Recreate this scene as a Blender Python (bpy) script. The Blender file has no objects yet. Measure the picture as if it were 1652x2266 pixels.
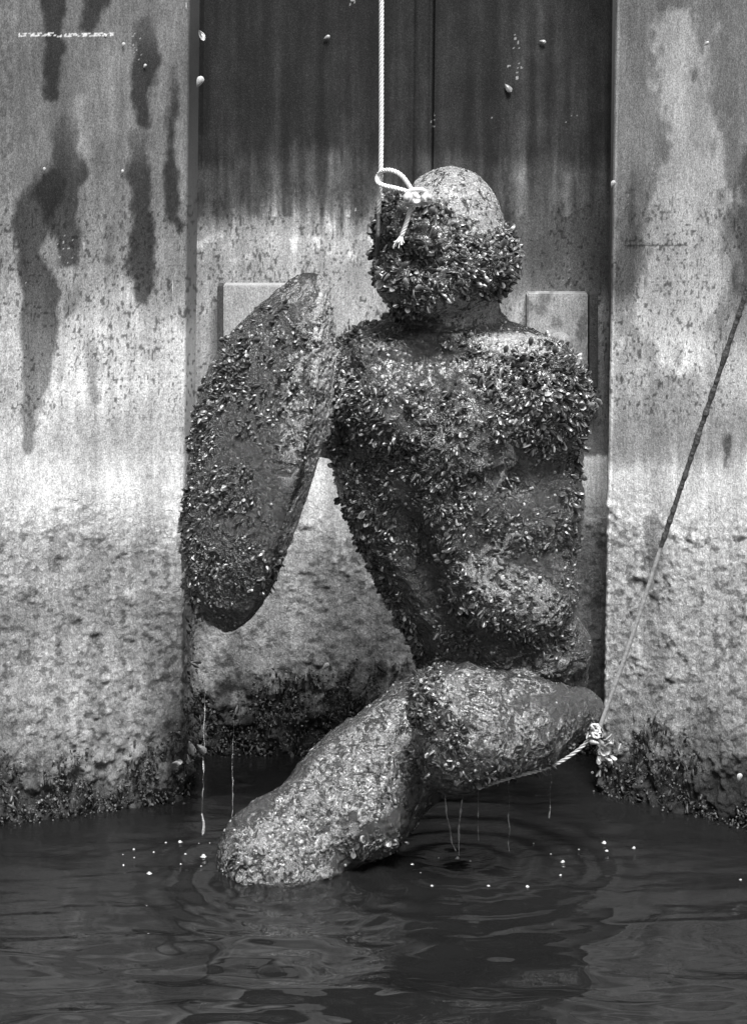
import bpy, math, random
import numpy as np
from mathutils import Vector, Matrix

random.seed(7)
rng = np.random.default_rng(11)
sc = bpy.context.scene
col = sc.collection

# ------------------------------------------------------------------ camera
F_PX, CX, HOR, CAM_H, CAM_D = 6000.0, 826.0, -260.0, 2.2, 6.0
cam = bpy.data.cameras.new("camera")
cam.sensor_fit = 'HORIZONTAL'
cam.sensor_width = 36.0
cam.lens = 36.0 * F_PX / 1652.0
cam.shift_y = -(1133.0 - HOR) / 1652.0
cam.clip_end = 500
camo = bpy.data.objects.new("camera", cam)
camo.location = (0, -CAM_D, CAM_H)
camo.rotation_euler = (math.radians(90), 0, 0)
col.objects.link(camo)
sc.camera = camo

# ------------------------------------------------------------------ world and sun
SUN_EL, SUN_AZ = 60, 12      # degrees; azimuth measured from the camera side towards the right
w = bpy.data.worlds.new("World")
sc.world = w
w.use_nodes = True
nt = w.node_tree
nt.nodes.clear()
sky = nt.nodes.new('ShaderNodeTexSky')
sky.sky_type = 'NISHITA'
sky.sun_disc = False
sky.sun_elevation = math.radians(SUN_EL)
sky.sun_rotation = math.radians(180 - SUN_AZ)
sky.dust_density = 3.0
bw = nt.nodes.new('ShaderNodeRGBToBW')
bg = nt.nodes.new('ShaderNodeBackground')
bg.inputs['Strength'].default_value = 0.055
out = nt.nodes.new('ShaderNodeOutputWorld')
nt.links.new(sky.outputs[0], bw.inputs[0])
nt.links.new(bw.outputs[0], bg.inputs[0])
nt.links.new(bg.outputs[0], out.inputs[0])

sun = bpy.data.lights.new("sun", 'SUN')
sun.energy = 4.2
sun.angle = math.radians(20)
suno = bpy.data.objects.new("sun", sun)
col.objects.link(suno)
az, el = math.radians(SUN_AZ), math.radians(SUN_EL)
to_sun = Vector((math.sin(az) * math.cos(el), -math.cos(az) * math.cos(el), math.sin(el)))
suno.rotation_euler = to_sun.to_track_quat('Z', 'Y').to_euler()
suno.location = to_sun * 10

sc.view_settings.view_transform = 'Standard'
sc.view_settings.look = 'None'
sc.view_settings.gamma = 1
sc.view_settings.exposure = 1.55

# ------------------------------------------------------------------ helpers
def W(px, py, d):
    """point seen at (px,py) of the 1652 wide photo, d metres from the camera plane"""
    return np.array([(px - CX) * d / F_PX, d - CAM_D, CAM_H - (py - HOR) * d / F_PX])

def proj(v):
    d = v[:, 1] + CAM_D
    d = np.maximum(d, 0.5)
    return v[:, 0] * F_PX / d + CX, (CAM_H - v[:, 2]) * F_PX / d + HOR

def _hash(i, j, k, seed):
    n = (i * 374761393 + j * 668265263 + k * 2147483647 // 7 + seed * 1274126177) & 0xffffffff
    n = ((n ^ (n >> 13)) * 1274126177) & 0xffffffff
    n = ((n ^ (n >> 16)) * 2246822519) & 0xffffffff
    return ((n ^ (n >> 15)) & 0xffffff) / float(0xffffff)

def noise(x, y, z, seed=0):
    xi, yi, zi = (np.floor(a).astype(np.int64) for a in (x, y, z))
    fx, fy, fz = x - xi, y - yi, z - zi
    fx, fy, fz = (f * f * (3 - 2 * f) for f in (fx, fy, fz))
    r = 0
    for a in (0, 1):
        for b in (0, 1):
            for c in (0, 1):
                wt = (fx if a else 1 - fx) * (fy if b else 1 - fy) * (fz if c else 1 - fz)
                r = r + wt * _hash(xi + a, yi + b, zi + c, seed)
    return r

def fbm(x, y, z, octv=4, seed=0, gain=0.5):
    r, a, s = 0, 1.0, 0
    for o in range(octv):
        r = r + a * noise(x * 2**o + 13.7 * o, y * 2**o, z * 2**o, seed + o)
        s += a
        a *= gain
    return r / s

def sstep(a, b, x):
    t = np.clip((x - a) / (b - a), 0, 1)
    return t * t * (3 - 2 * t)

def mesh_np(name, verts, faces, mat, parent=None, attrs=None, smooth=True):
    verts = np.asarray(verts, dtype=np.float32)
    me = bpy.data.meshes.new(name)
    if isinstance(faces, np.ndarray):
        nf, k = faces.shape
        me.vertices.add(len(verts))
        me.vertices.foreach_set('co', verts.ravel())
        me.loops.add(nf * k)
        me.polygons.add(nf)
        me.polygons.foreach_set('loop_start', np.arange(0, nf * k, k, dtype=np.int32))
        me.loops.foreach_set('vertex_index', faces.astype(np.int32).ravel())
        me.update(calc_edges=True)
    else:
        me.from_pydata([tuple(map(float, v)) for v in verts], [], [tuple(map(int, f)) for f in faces])
    me.validate()
    if smooth:
        me.polygons.foreach_set('use_smooth', np.ones(len(me.polygons), dtype=bool))
    for k, v in (attrs or {}).items():
        a = me.attributes.new(k, 'FLOAT', 'POINT')
        a.data.foreach_set('value', np.asarray(v, dtype=np.float32))
    if mat:
        me.materials.append(mat)
    o = bpy.data.objects.new(name, me)
    col.objects.link(o)
    if parent:
        o.parent = parent
        o.matrix_parent_inverse = Matrix.Translation(parent.location).inverted()
    return o

def thing(name, label, cat, loc=(0, 0, 0), group=None):
    o = bpy.data.objects.new(name, None)
    o.empty_display_size = 0.1
    o.location = tuple(float(c) for c in loc)
    col.objects.link(o)
    return tag(o, label, cat, group)

def tag(o, label, cat, group=None):
    o['label'] = label
    o['category'] = cat
    if group:
        o['group'] = group
    return o

class NT:
    def __init__(s, name):
        s.m = bpy.data.materials.new(name)
        s.m.use_nodes = True
        s.t = s.m.node_tree
        s.b = s.t.nodes['Principled BSDF']
    def n(s, typ, **kw):
        nd = s.t.nodes.new(typ)
        for k, v in kw.items():
            if k.startswith('i_'):
                nd.inputs[k[2:].replace('_', ' ')].default_value = v
            else:
                setattr(nd, k, v)
        return nd
    def l(s, a, b):
        s.t.links.new(a, b)
    def math(s, op, a, b=None, c=None):
        nd = s.n('ShaderNodeMath', operation=op)
        for i, v in enumerate((a, b, c)):
            if v is None:
                continue
            if isinstance(v, (int, float)):
                nd.inputs[i].default_value = v
            else:
                s.l(v, nd.inputs[i])
        return nd.outputs[0]
    def noise(s, scale, detail=4, rough=0.55, dist=0.0, vec=None):
        nd = s.n('ShaderNodeTexNoise')
        nd.inputs['Scale'].default_value = scale
        nd.inputs['Detail'].default_value = detail
        nd.inputs['Roughness'].default_value = rough
        nd.inputs['Distortion'].default_value = dist
        s.l(vec or s.pos, nd.inputs['Vector'])
        return nd.outputs['Fac']
    def coords(s):
        tc = s.n('ShaderNodeNewGeometry')
        s.pos = tc.outputs['Position']
        return s.pos
    def scaled(s, v):
        mp = s.n('ShaderNodeMapping')
        mp.inputs['Scale'].default_value = v
        s.l(s.pos, mp.inputs['Vector'])
        return mp.outputs[0]
    def attr(s, name):
        a = s.n('ShaderNodeAttribute', attribute_name=name)
        return a.outputs['Fac']
    def ramp(s, f, a, b):
        mr = s.n('ShaderNodeMapRange')
        mr.interpolation_type = 'SMOOTHSTEP'
        s.l(f, mr.inputs['Value'])
        mr.inputs['From Min'].default_value = a
        mr.inputs['From Max'].default_value = b
        return mr.outputs[0]
    def mix(s, f, a, b):
        d = s.math('SUBTRACT', b, a)
        return s.math('MULTIPLY_ADD', d, f, a)
    def bump(s, h, strength, dist, normal=None):
        bp = s.n('ShaderNodeBump')
        bp.inputs['Strength'].default_value = strength
        bp.inputs['Distance'].default_value = dist
        s.l(h, bp.inputs['Height'])
        if normal:
            s.l(normal, bp.inputs['Normal'])
        return bp.outputs[0]

def simple_mat(name, c, rough=0.5, metal=0.0, nscale=120, namt=0.5, bump=0.2, bdist=0.002, coat=0.0):
    t = NT(name)
    t.coords()
    f = t.noise(nscale, 4)
    v = t.math('MULTIPLY', t.math('ADD', t.math('MULTIPLY', f, 2 * namt), 1 - namt), c)
    t.l(v, t.b.inputs['Base Color'])
    t.b.inputs['Roughness'].default_value = rough
    t.b.inputs['Metallic'].default_value = metal
    t.b.inputs['Coat Weight'].default_value = coat
    t.l(t.bump(f, bump, bdist), t.b.inputs['Normal'])
    return t.m

# ------------------------------------------------------------------ materials
def mat_wall():
    t = NT('weathered_steel')
    t.coords()
    alb, crust = t.attr('albedo'), t.attr('crust')
    st = t.scaled((1, 1, 0.25))
    fine = t.noise(380, 3, 0.7, 0, t.scaled((1, 1, .6)))
    mid = t.noise(150, 4, 0.7, 0.4, st)
    crk = t.noise(95, 6, 0.75, 1.0, t.scaled((1, 1, .7)))
    k = t.math('MULTIPLY_ADD', t.math('SUBTRACT', fine, 0.5), t.math('MULTIPLY_ADD', crust, -1.0, 2.8), 1.0)
    k2 = t.math('MULTIPLY_ADD', t.math('SUBTRACT', mid, 0.5), 1.3, 1.0)
    k3 = t.math('MULTIPLY_ADD', t.math('MULTIPLY', t.math('SUBTRACT', crk, 0.50), crust), 2.2, 1.0)
    c = t.math('MULTIPLY', t.math('MULTIPLY', t.math('MULTIPLY', alb, k), k2), k3)
    c = t.math('MAXIMUM', t.math('MULTIPLY_ADD', t.ramp(fine, 0.54, 0.72), 0.010, c), 0.004)
    t.l(c, t.b.inputs['Base Color'])
    t.l(t.mix(crust, 0.62, 0.8), t.b.inputs['Roughness'])
    t.b.inputs['Specular IOR Level'].default_value = 0.18
    n1 = t.bump(fine, 0.5, 0.0012)
    n2 = t.bump(t.math('MULTIPLY', crk, crust), 1.0, 0.010, n1)
    t.l(n2, t.b.inputs['Normal'])
    return t.m

def mat_statue():
    t = NT('overgrown_bronze')
    t.coords()
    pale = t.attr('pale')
    lump = t.noise(38, 5, 0.6, 0.6)
    worm = t.noise(120, 4, 0.6, 1.6)
    vor = t.n('ShaderNodeTexVoronoi', feature='DISTANCE_TO_EDGE')
    vor.inputs['Scale'].default_value = 75
    mx = t.n('ShaderNodeVectorMath', operation='ADD')
    nz = t.n('ShaderNodeTexNoise')
    nz.inputs['Scale'].default_value = 70
    t.l(t.pos, nz.inputs['Vector'])
    sc_ = t.n('ShaderNodeVectorMath', operation='SCALE')
    sc_.inputs['Scale'].default_value = 0.03
    t.l(nz.outputs['Color'], sc_.inputs[0])
    t.l(t.pos, mx.inputs[0])
    t.l(sc_.outputs[0], mx.inputs[1])
    t.l(mx.outputs[0], vor.inputs['Vector'])
    crack = t.ramp(vor.outputs['Distance'], 0.0, 0.09)
    fine = t.noise(330, 4, 0.7)
    ridg = t.math('ABSOLUTE', t.math('SUBTRACT', worm, 0.5))
    vein = t.ramp(ridg, 0.012, 0.07)
    mud = t.math('MULTIPLY_ADD', lump, 0.024, 0.004)
    grit = t.math('MULTIPLY', t.ramp(fine, 0.60, 0.70), 0.045)
    mud = t.math('ADD', mud, grit)
    crust_glint = t.math('MULTIPLY', t.math('MULTIPLY', t.math('MULTIPLY_ADD', fine, 0.18, 0.17), t.math('MULTIPLY_ADD', t.ramp(pale, 0.72, 0.95), 0.3, 0.9)), t.math('MULTIPLY_ADD', crack, 0.55, 0.45))  # pale crust colour with the wet sky sheen painted in
    crust_glint = t.math('MULTIPLY', crust_glint, t.math('MULTIPLY_ADD', vein, 0.4, 0.6))
    rel = t.attr('relief')
    w2 = t.noise(70, 3, 0.5, 2.4, t.scaled((1, 1, 0.75)))
    w3 = t.noise(17, 2, 0.5, 0.5)
    wr = t.math('ABSOLUTE', t.math('SUBTRACT', w2, 0.5))
    worms = t.ramp(wr, 0.010, 0.055)                      # dark winding gaps between the pale patches
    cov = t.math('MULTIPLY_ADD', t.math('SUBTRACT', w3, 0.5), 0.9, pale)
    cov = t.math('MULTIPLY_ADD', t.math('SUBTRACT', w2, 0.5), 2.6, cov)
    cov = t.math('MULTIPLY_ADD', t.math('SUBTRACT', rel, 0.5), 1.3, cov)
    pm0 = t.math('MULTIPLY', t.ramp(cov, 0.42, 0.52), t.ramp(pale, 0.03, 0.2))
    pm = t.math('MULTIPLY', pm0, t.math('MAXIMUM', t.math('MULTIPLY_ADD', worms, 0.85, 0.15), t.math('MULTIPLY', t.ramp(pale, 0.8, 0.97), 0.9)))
    t.l(t.mix(pm, mud, crust_glint), t.b.inputs['Base Color'])
    t.l(t.mix(pm, t.math('MULTIPLY_ADD', lump, 0.45, 0.02), 0.16), t.b.inputs['Roughness'])
    t.b.inputs['Specular IOR Level'].default_value = 0.9
    h = t.math('ADD', t.math('MULTIPLY', lump, 0.6), t.math('MULTIPLY', vein, 0.2))
    h = t.math('ADD', h, t.math('MULTIPLY', t.math('MULTIPLY', worms, pm0), 0.35))
    h = t.math('MULTIPLY_ADD', w2, 0.5, h)
    h = t.math('ADD', h, t.math('MULTIPLY', fine, 0.06))
    h = t.math('MULTIPLY_ADD', t.math('MULTIPLY', crack, pm), 0.25, h)
    t.l(t.bump(h, 0.8, 0.0045), t.b.inputs['Normal'])
    return t.m

def mat_shell(name='wet_mussel_shell', rough=0.3, spec=0.6):
    t = NT(name)
    t.coords()
    s = t.attr('shade')
    f = t.noise(260, 3)
    t.l(t.math('MULTIPLY', s, t.math('MULTIPLY_ADD', f, 0.9, 0.2)), t.b.inputs['Base Color'])
    t.b.inputs['Roughness'].default_value = rough
    t.b.inputs['Specular IOR Level'].default_value = spec
    t.l(t.bump(f, 0.4, 0.0012), t.b.inputs['Normal'])
    return t.m

def mat_water():
    t = NT('murky_water')
    t.coords()
    t.b.inputs['Base Color'].default_value = (0.006, 0.006, 0.006, 1)
    t.b.inputs['Roughness'].default_value = 0.02
    t.b.inputs['IOR'].default_value = 1.33
    t.b.inputs['Specular IOR Level'].default_value = 0.8
    h = t.noise(22, 4, 0.55, 0.8, t.scaled((0.5, 1.3, 1)))
    h2 = t.noise(110, 3, 0.5, 0.4, t.scaled((0.45, 1.2, 1)))
    calm = t.attr('chop')
    n1 = t.bump(t.math('MULTIPLY', h, t.math('MULTIPLY_ADD', calm, 0.85, 0.15)), 0.20, 0.010)
    n2 = t.bump(t.math('MULTIPLY', h2, calm), 0.4, 0.003, n1)
    t.l(n2, t.b.inputs['Normal'])
    return t.m

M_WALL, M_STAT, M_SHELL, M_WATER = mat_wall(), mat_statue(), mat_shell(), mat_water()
M_FRINGE = mat_shell('waterline_growth', 0.6, 0.3)
M_CABLE = simple_mat('galvanised_wire', 0.46, 0.45, 0.0, 400, 0.25)
M_CLAMP = simple_mat('bright_zinc', 0.6, 0.25, 0.6, 200, 0.15, 0.1)
M_ROPE_D = simple_mat('fouled_rope', 0.045, 0.6, 0, 160, 0.8, 0.8, 0.004)
M_ROPE_L = simple_mat('worn_rope', 0.26, 0.5, 0, 160, 0.5, 0.5, 0.003)
M_WEED = simple_mat('wet_weed', 0.02, 0.35, 0, 200, 0.8, 0.5, 0.003)
dm = NT('clear_drip')
dm.b.inputs['Base Color'].default_value = (0.9, 0.9, 0.9, 1)
dm.b.inputs['Roughness'].default_value = 0.05
dm.b.inputs['IOR'].default_value = 1.33
dm.b.inputs['Transmission Weight'].default_value = 0.85
M_DRIP = dm.m

# ------------------------------------------------------------------ steel sheet piling
def tone(tab, y):
    ys = [a for a, b in tab]
    vs = [b for a, b in tab]
    return np.interp(y, ys, vs)

T_LEFT = [(-400, .28), (0, .31), (330, .32), (480, .36), (600, .40), (690, .50), (740, .60), (860, .62), (930, .58), (1000, .57),
          (1050, .63), (1140, .63), (1200, .55), (1290, .53), (1340, .46), (1420, .50), (1520, .53), (1600, .46), (1680, .42), (1760, .24), (1830, .12), (2100, .06)]
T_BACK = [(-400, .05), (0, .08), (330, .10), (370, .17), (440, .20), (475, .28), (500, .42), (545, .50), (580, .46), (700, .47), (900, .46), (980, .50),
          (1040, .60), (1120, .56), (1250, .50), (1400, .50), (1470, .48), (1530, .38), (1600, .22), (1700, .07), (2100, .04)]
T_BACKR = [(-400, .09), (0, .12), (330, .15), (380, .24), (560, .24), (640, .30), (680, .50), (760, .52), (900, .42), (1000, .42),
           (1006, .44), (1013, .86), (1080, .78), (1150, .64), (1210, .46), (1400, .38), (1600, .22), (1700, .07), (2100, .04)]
T_RIGHT = [(-400, .30), (0, .34), (300, .36), (500, .36), (640, .39), (740, .47), (800, .60), (900, .56), (960, .52), (1020, .56),
           (1055, .68), (1140, .64), (1250, .60), (1400, .54), (1500, .52), (1600, .44), (1680, .30), (1740, .16), (1830, .10), (2100, .05)]

def capsule_mask(px, py, pts, soft=6, wob=9, seed=3):
    dx = (fbm(px / 30, py / 55, px * 0, 2, seed) - .5) * 2.6 * wob + (fbm(px / 7, py / 14, px * 0, 3, seed + 9) - .5) * 1.2 * wob
    best = np.full(px.shape, 1e9)
    for (x0, y0, r0), (x1, y1, r1) in zip(pts[:-1], pts[1:]):
        vx, vy = x1 - x0, y1 - y0
        t = np.clip(((px - x0) * vx + (py - y0) * vy) / (vx * vx + vy * vy + 1e-6), 0, 1)
        dd = np.hypot(px - x0 - vx * t, py - y0 - vy * t) - (r0 + (r1 - r0) * t)
        best = np.minimum(best, dd)
    return 1 - sstep(-soft, soft, best + dx)

STAINS = [   # wet and tarry runs on the left pile: strength, points (x, y, radius)
    (.60, [(118, -40, 24), (120, 60, 24), (115, 200, 14)]),
    (.55, [(235, -40, 26), (190, 60, 10)]),
    (.62, [(318, 60, 20), (325, 130, 28), (312, 210, 24), (318, 265, 12)]),
    (.60, [(383, 150, 9), (386, 260, 12), (376, 330, 9), (384, 480, 11), (400, 500, 8)]),
    (.55, [(145, 280, 26), (150, 380, 38), (120, 430, 50), (150, 520, 32), (152, 570, 24)]),
    (.55, [(110, 400, 40), (70, 470, 40), (60, 560, 30), (95, 650, 36), (85, 710, 46), (80, 790, 34), (72, 880, 28), (60, 930, 22), (65, 990, 10)]),
    (.60, [(305, 310, 24), (310, 400, 24), (318, 520, 30), (315, 600, 32), (312, 655, 22)]),
    (.45, [(242, 515, 14), (240, 570, 12)]),
    (.40, [(160, 640, 17), (158, 680, 12)]),
    (.50, [(203, 770, 14), (207, 820, 16), (208, 880, 9), (210, 900, 3)]),
    (.40, [(152, 850, 10), (150, 900, 4)]),
    (.45, [(120, 1180, 12), (122, 1250, 14)]), (.35, [(310, 1190, 18), (300, 1250, 14)]),
]

def albedo(kind, v, nrm_ix=None):
    px, py = proj(v)
    x, z = v[:, 0], v[:, 2]
    zero = x * 0
    warp = (fbm(x * 5, z * 2, zero, 3, 21) - .5) * 60 + (fbm(x * 60, z * 12, zero, 3, 22) - .5) * 46 + (fbm(x * 150, z * 7, zero, 2, 23) - .5) * 44
    y = py + warp
    streak = fbm(x * 45, z * 3.0, zero, 4, 31) - .5
    blot = fbm(x * 14, z * 9, zero, 5, 33) - .5
    if kind == 'left':
        t = tone(T_LEFT, y)
    elif kind == 'right':
        t = tone(T_RIGHT, y)
    else:
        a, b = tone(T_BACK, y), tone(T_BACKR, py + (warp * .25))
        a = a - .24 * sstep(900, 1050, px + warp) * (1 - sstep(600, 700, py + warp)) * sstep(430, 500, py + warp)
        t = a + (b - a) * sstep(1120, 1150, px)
    t = t * (1 + .34 * streak + .40 * blot)
    crust = sstep(1060, 1200, y) * .8 + .2 * sstep(1500, 1700, y)
    crust = crust + .25 * sstep(700, 800, y)
    crust = np.clip(crust, 0, 1)
    if kind == 'left':
        # lighter vertical field between the runs
        t = t * (1 + .25 * capsule_mask(px, py, [(175, 220, 12), (170, 350, 22)], 14))
        for i, (s, pts) in enumerate(STAINS):
            top_ = pts[0][1] - pts[0][2]
            fade = 1.0 if top_ < 0 else .35 + .65 * sstep(top_ - 10, top_ + 110, py + 30 * streak)
            t = t * (1 - s * fade * capsule_mask(px, py, pts, 8, 10, 40 + i) * (1 - .35 * sstep(600, 900, py)))
        # painted waterline mark of broken dashes
        m = (np.abs(py - 76) < 4) & (px > 40) & (px < 250) & (noise(px / 5, py / 4, zero, 5) > .45)
        t = np.where(m, np.maximum(t, .62), t)
        t = t * (1 - .15 * (px < 30) * (noise(px / 6, py / 8, zero, 9) > .6) * (py < 900))
        # darker towards the corner low down
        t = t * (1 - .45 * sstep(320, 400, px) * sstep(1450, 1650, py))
    if kind == 'right':
        t = t + .16 * capsule_mask(px, py, [(1500, 60, 45), (1520, 320, 55), (1530, 420, 75), (1515, 600, 95), (1480, 700, 95)], 26, 40, 71)
        t = t * (1 - .35 * capsule_mask(px, py, [(1655, 330, 20), (1660, 640, 36)], 14, 22, 72))
        t = t * (1 - .30 * capsule_mask(px, py, [(1400, 390, 10), (1390, 620, 40)], 20, 22, 73))
        t = t * (1 - .12 * capsule_mask(px, py, [(1480, 880, 60), (1420, 960, 70), (1640, 960, 50)], 24, 22, 74))
        t = t * (1 - .45 * capsule_mask(px, py, [(1610, 970, 12), (1605, 1030, 10)], 6, 14, 75))
        t = np.where((np.abs(py - 543 + (px - 1380) * .004) < 1.8) & (px > 1380) & (px < 1520), t * .6, t)
        t = t * (1 - .30 * capsule_mask(px, py, [(1440, 1160, 16), (1450, 1260, 20)], 10, 14, 76))
        t = np.where(px < 1372 - py * .018, t * 1.15, t)
    if kind == 'back':
        t = t * (1 + .9 * streak * (py < 480) + .5 * (fbm(x * 30, z * 22, zero, 4, 55) - .5) * (py < 480))
        t = t * (1 + .35 * capsule_mask(px, py, [(730, -40, 8), (732, 500, 10)], 8, 6, 56) + .35 * capsule_mask(px, py, [(1102, -40, 8), (1104, 480, 10)], 8, 6, 57))
        t = t + .12 * sstep(.56, .72, fbm(px / 26, py / 20, zero, 3, 51)) * sstep(500, 530, py) * (1 - sstep(560, 590, py)) * (px < 830)
        # green slime of the lower corner and behind the legs
        t = t * (1 - .6 * sstep(.5, .66, fbm(px / 50, py / 40, zero, 4, 52)) * sstep(1430, 1560, py))
    # rust pits: short vertical dark ticks
    cell = noise(px / 3.6 + warp * .02, py / 7, zero, 61) * .75 + .25 * noise(px / 40, py / 30, zero, 62)
    band = sstep(330, 520, py) * (1 - sstep(880, 1000, py))
    t = t * (1 - .42 * sstep(.68, .76, cell) * band)
    # cracked, peeling flakes near the crust
    t = t * (1 - .30 * sstep(.60, .68, fbm(px / 16, py / 13, zero, 4, 64)) * sstep(1120, 1200, py))
    # white paint flecks and scratches
    fl = noise(px / 3.2, py / 5.0, zero, 66) * noise(px / 60, py / 90, zero, 67)
    t = np.where((fl > .83) & (py < 700), np.maximum(t, .48), t)
    t = np.clip(t, .03, .9)
    lin = np.where(t <= .04045, t / 12.92, ((t + .055) / 1.055) ** 2.4)
    return lin, crust

def panel(name, plan, z0, z1, step, lean, kind, mat, parent, disp=1.0, nstep=None, flip=False):
    """vertical sheet over a plan polyline [(x,y)...], leaning sideways; displaced by its crust"""
    pts = [np.array(plan[0], float)]
    for a, b in zip(plan[:-1], plan[1:]):
        a, b = np.array(a, float), np.array(b, float)
        L = np.linalg.norm(b - a)
        mid = (a + b) / 2
        inframe = abs(mid[0]) < 1.1
        n = max(1, int(round(L / (step if inframe else step * 12))))
        for i in range(1, n + 1):
            pts.append(a + (b - a) * i / n)
    pts = np.array(pts)
    zs = np.concatenate([np.arange(z0, 2.15, step), np.linspace(2.16, z1, 12)])
    nx, nz = len(pts), len(zs)
    P = np.zeros((nz, nx, 3))
    P[:, :, 0] = pts[None, :, 0] + lean * zs[:, None]
    P[:, :, 1] = pts[None, :, 1]
    P[:, :, 2] = zs[:, None]
    v = P.reshape(-1, 3)
    lin, cr = albedo(kind, v)
    tan = np.gradient(pts, axis=0)
    nr = np.stack([tan[:, 1], -tan[:, 0]], 1)
    nr /= np.linalg.norm(nr, axis=1)[:, None] + 1e-9
    nrm = np.tile(nr, (nz, 1))
    if flip:
        nrm = -nrm
    x, z, yv = v[:, 0], v[:, 2], v[:, 1]
    g = (fbm(x * 70, yv * 70, z * 80, 4, 81) - .5) * .005 * cr
    g = g + np.maximum(fbm(x * 24, yv * 24, z * 26, 4, 84) - .58, 0) * .030 * cr * sstep(1.05, .5, z)
    g = g + np.maximum(fbm(x * 28, yv * 28, z * 24, 4, 85) - .45, 0) * .07 * sstep(.28, .05, z)
    g = g * disp
    v = v + np.concatenate([nrm * g[:, None], np.zeros((len(g), 1))], 1)
    i = np.arange(nx - 1)[None, :] + (np.arange(nz - 1) * nx)[:, None]
    i = i.ravel()
    f = np.stack([i, i + 1, i + nx + 1, i + nx], 1)
    if flip:
        f = f[:, ::-1]
    return mesh_np(name, v, f, mat, parent, {'albedo': lin, 'crust': cr})

def plan_of(px, d):
    return ((px - CX) * d / F_PX, d - CAM_D)

DB = 6.86
Z0, Z1 = -0.5, 3.0
L_edge = plan_of(400, 6.50)
R_edge = plan_of(1334, 6.55)
LEANL, LEANR = .011, .0165
STEP = .0028

left = thing('sheet_pile', 'grey steel sheet pile at left with long dark wet runs', 'steel pile', (L_edge[0] - .3, L_edge[1], 0), 'steel sheet piles of the quay wall')
panel('pile_face', [(-3.0, .05), (-1.2, .12), plan_of(-60, 6.325), (L_edge[0] - .012, L_edge[1] - .003), (L_edge[0] - .003, L_edge[1] + .003), (L_edge[0], L_edge[1] + .012)], Z0, Z1, STEP, LEANL, 'left', M_WALL, left)
backl = thing('sheet_pile', 'dark recessed sheet pile behind the statue, left of the vertical seam', 'steel pile', (-.2, DB - 6, 0), 'steel sheet piles of the quay wall')
backr = thing('sheet_pile', 'dark recessed sheet pile behind the statue, right of the vertical seam', 'steel pile', (.4, DB - 6, 0), 'steel sheet piles of the quay wall')
yb = DB - 6
bxl = L_edge[0] + .004
sx = plan_of(944, DB)[0]
def rr(x0, x1, h, n=7):
    return [(x0 + (x1 - x0) * (.5 - .5 * math.cos(math.pi * k / n)), yb - h * math.sin(math.pi * k / n)) for k in range(n + 1)]
panel('pile_web', [(L_edge[0], L_edge[1] + .0125), (bxl - .002, yb - .012)], Z0, Z1, STEP, LEANL, 'left', M_WALL, backl)
panel('pile_face', [(bxl - .002, yb - .012), (bxl + .010, yb)] + rr(sx - .052, sx - .012, .007) + [(sx - .006, yb + .001), (sx - .003, yb + .010)], Z0, Z1, STEP, LEANL, 'back', M_WALL, backl)
rx_b = R_edge[0] + .028
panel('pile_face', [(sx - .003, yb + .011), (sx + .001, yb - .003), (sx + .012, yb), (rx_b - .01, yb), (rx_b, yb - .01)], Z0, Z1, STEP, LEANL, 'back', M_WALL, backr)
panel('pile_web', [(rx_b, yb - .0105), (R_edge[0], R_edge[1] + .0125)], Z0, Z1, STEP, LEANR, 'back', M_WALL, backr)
right = thing('sheet_pile', 'pale grey steel sheet pile on the right behind the slanting line', 'steel pile', (R_edge[0] + .3, R_edge[1], 0), 'steel sheet piles of the quay wall')
panel('pile_face', [(R_edge[0], R_edge[1] + .012), (R_edge[0] + .003, R_edge[1] + .003), (R_edge[0] + .012, R_edge[1] - .004), plan_of(1720, 6.27), (1.3, .12), (3.0, .05)], Z0, Z1, STEP, LEANR, 'right', M_WALL, right)

def box_faces(c, s, bev=.003):
    """bevelled box: returns verts, faces"""
    import bmesh
    bm = bmesh.new()
    bmesh.ops.create_cube(bm, size=1)
    bmesh.ops.scale(bm, vec=s, verts=bm.verts)
    bmesh.ops.bevel(bm, geom=list(bm.edges), offset=bev, segments=2, affect='EDGES')
    bmesh.ops.subdivide_edges(bm, edges=[e for e in bm.edges if e.calc_length() > .05], cuts=24, use_grid_fill=True)
    bmesh.ops.translate(bm, vec=c, verts=bm.verts)
    bm.verts.index_update()
    v = np.array([tuple(p.co) for p in bm.verts])
    f = [[p.index for p in fc.verts] for fc in bm.faces]
    bm.free()
    return v, f

def bracket(px0, px1, py0, py1, parent, tonev, out=.055, shade=None):
    d = DB - out
    a, b = W(px0, py1, d), W(px1, py0, d)
    c = ((a[0] + b[0]) / 2, DB - 6 - out / 2 + .001, (a[2] + b[2]) / 2)
    v, f = box_faces(c, (b[0] - a[0], out, b[2] - a[2]))
    n = fbm(v[:, 0] * 30, v[:, 1] * 30, v[:, 2] * 20, 4, 91)
    lin = tonev * (.75 + .5 * n) * (1 - (shade or 0) * sstep(.5, .6, fbm(v[:, 0] * 40, v[:, 1] * 40, v[:, 2] * 30, 4, 93)))
    return mesh_np('box_bracket', v, f, M_WALL, parent, {'albedo': lin, 'crust': n * 0 + .1}, smooth=False)
bkL = bracket(494, 700, 632, 860, backl, .20)
v, f = box_faces(((plan_of(487, 6.80)[0]), yb - .032, (W(487, 632, 6.80)[2] + W(487, 880, 6.80)[2]) / 2), (.014, .060, .28), .002)
mesh_np('bracket_flange', v, f, M_WALL, bkL, {'albedo': np.full(len(v), .035), 'crust': np.full(len(v), .3)}, smooth=False)
bkR = bracket(1166, 1300, 651, 858, backr, .20, shade=.5)
v, f = box_faces(((plan_of(1313, 6.80)[0]), yb - .038, (W(1313, 650, 6.80)[2] + W(1313, 858, 6.80)[2]) / 2), (.022, .05, .236), .002)
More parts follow.
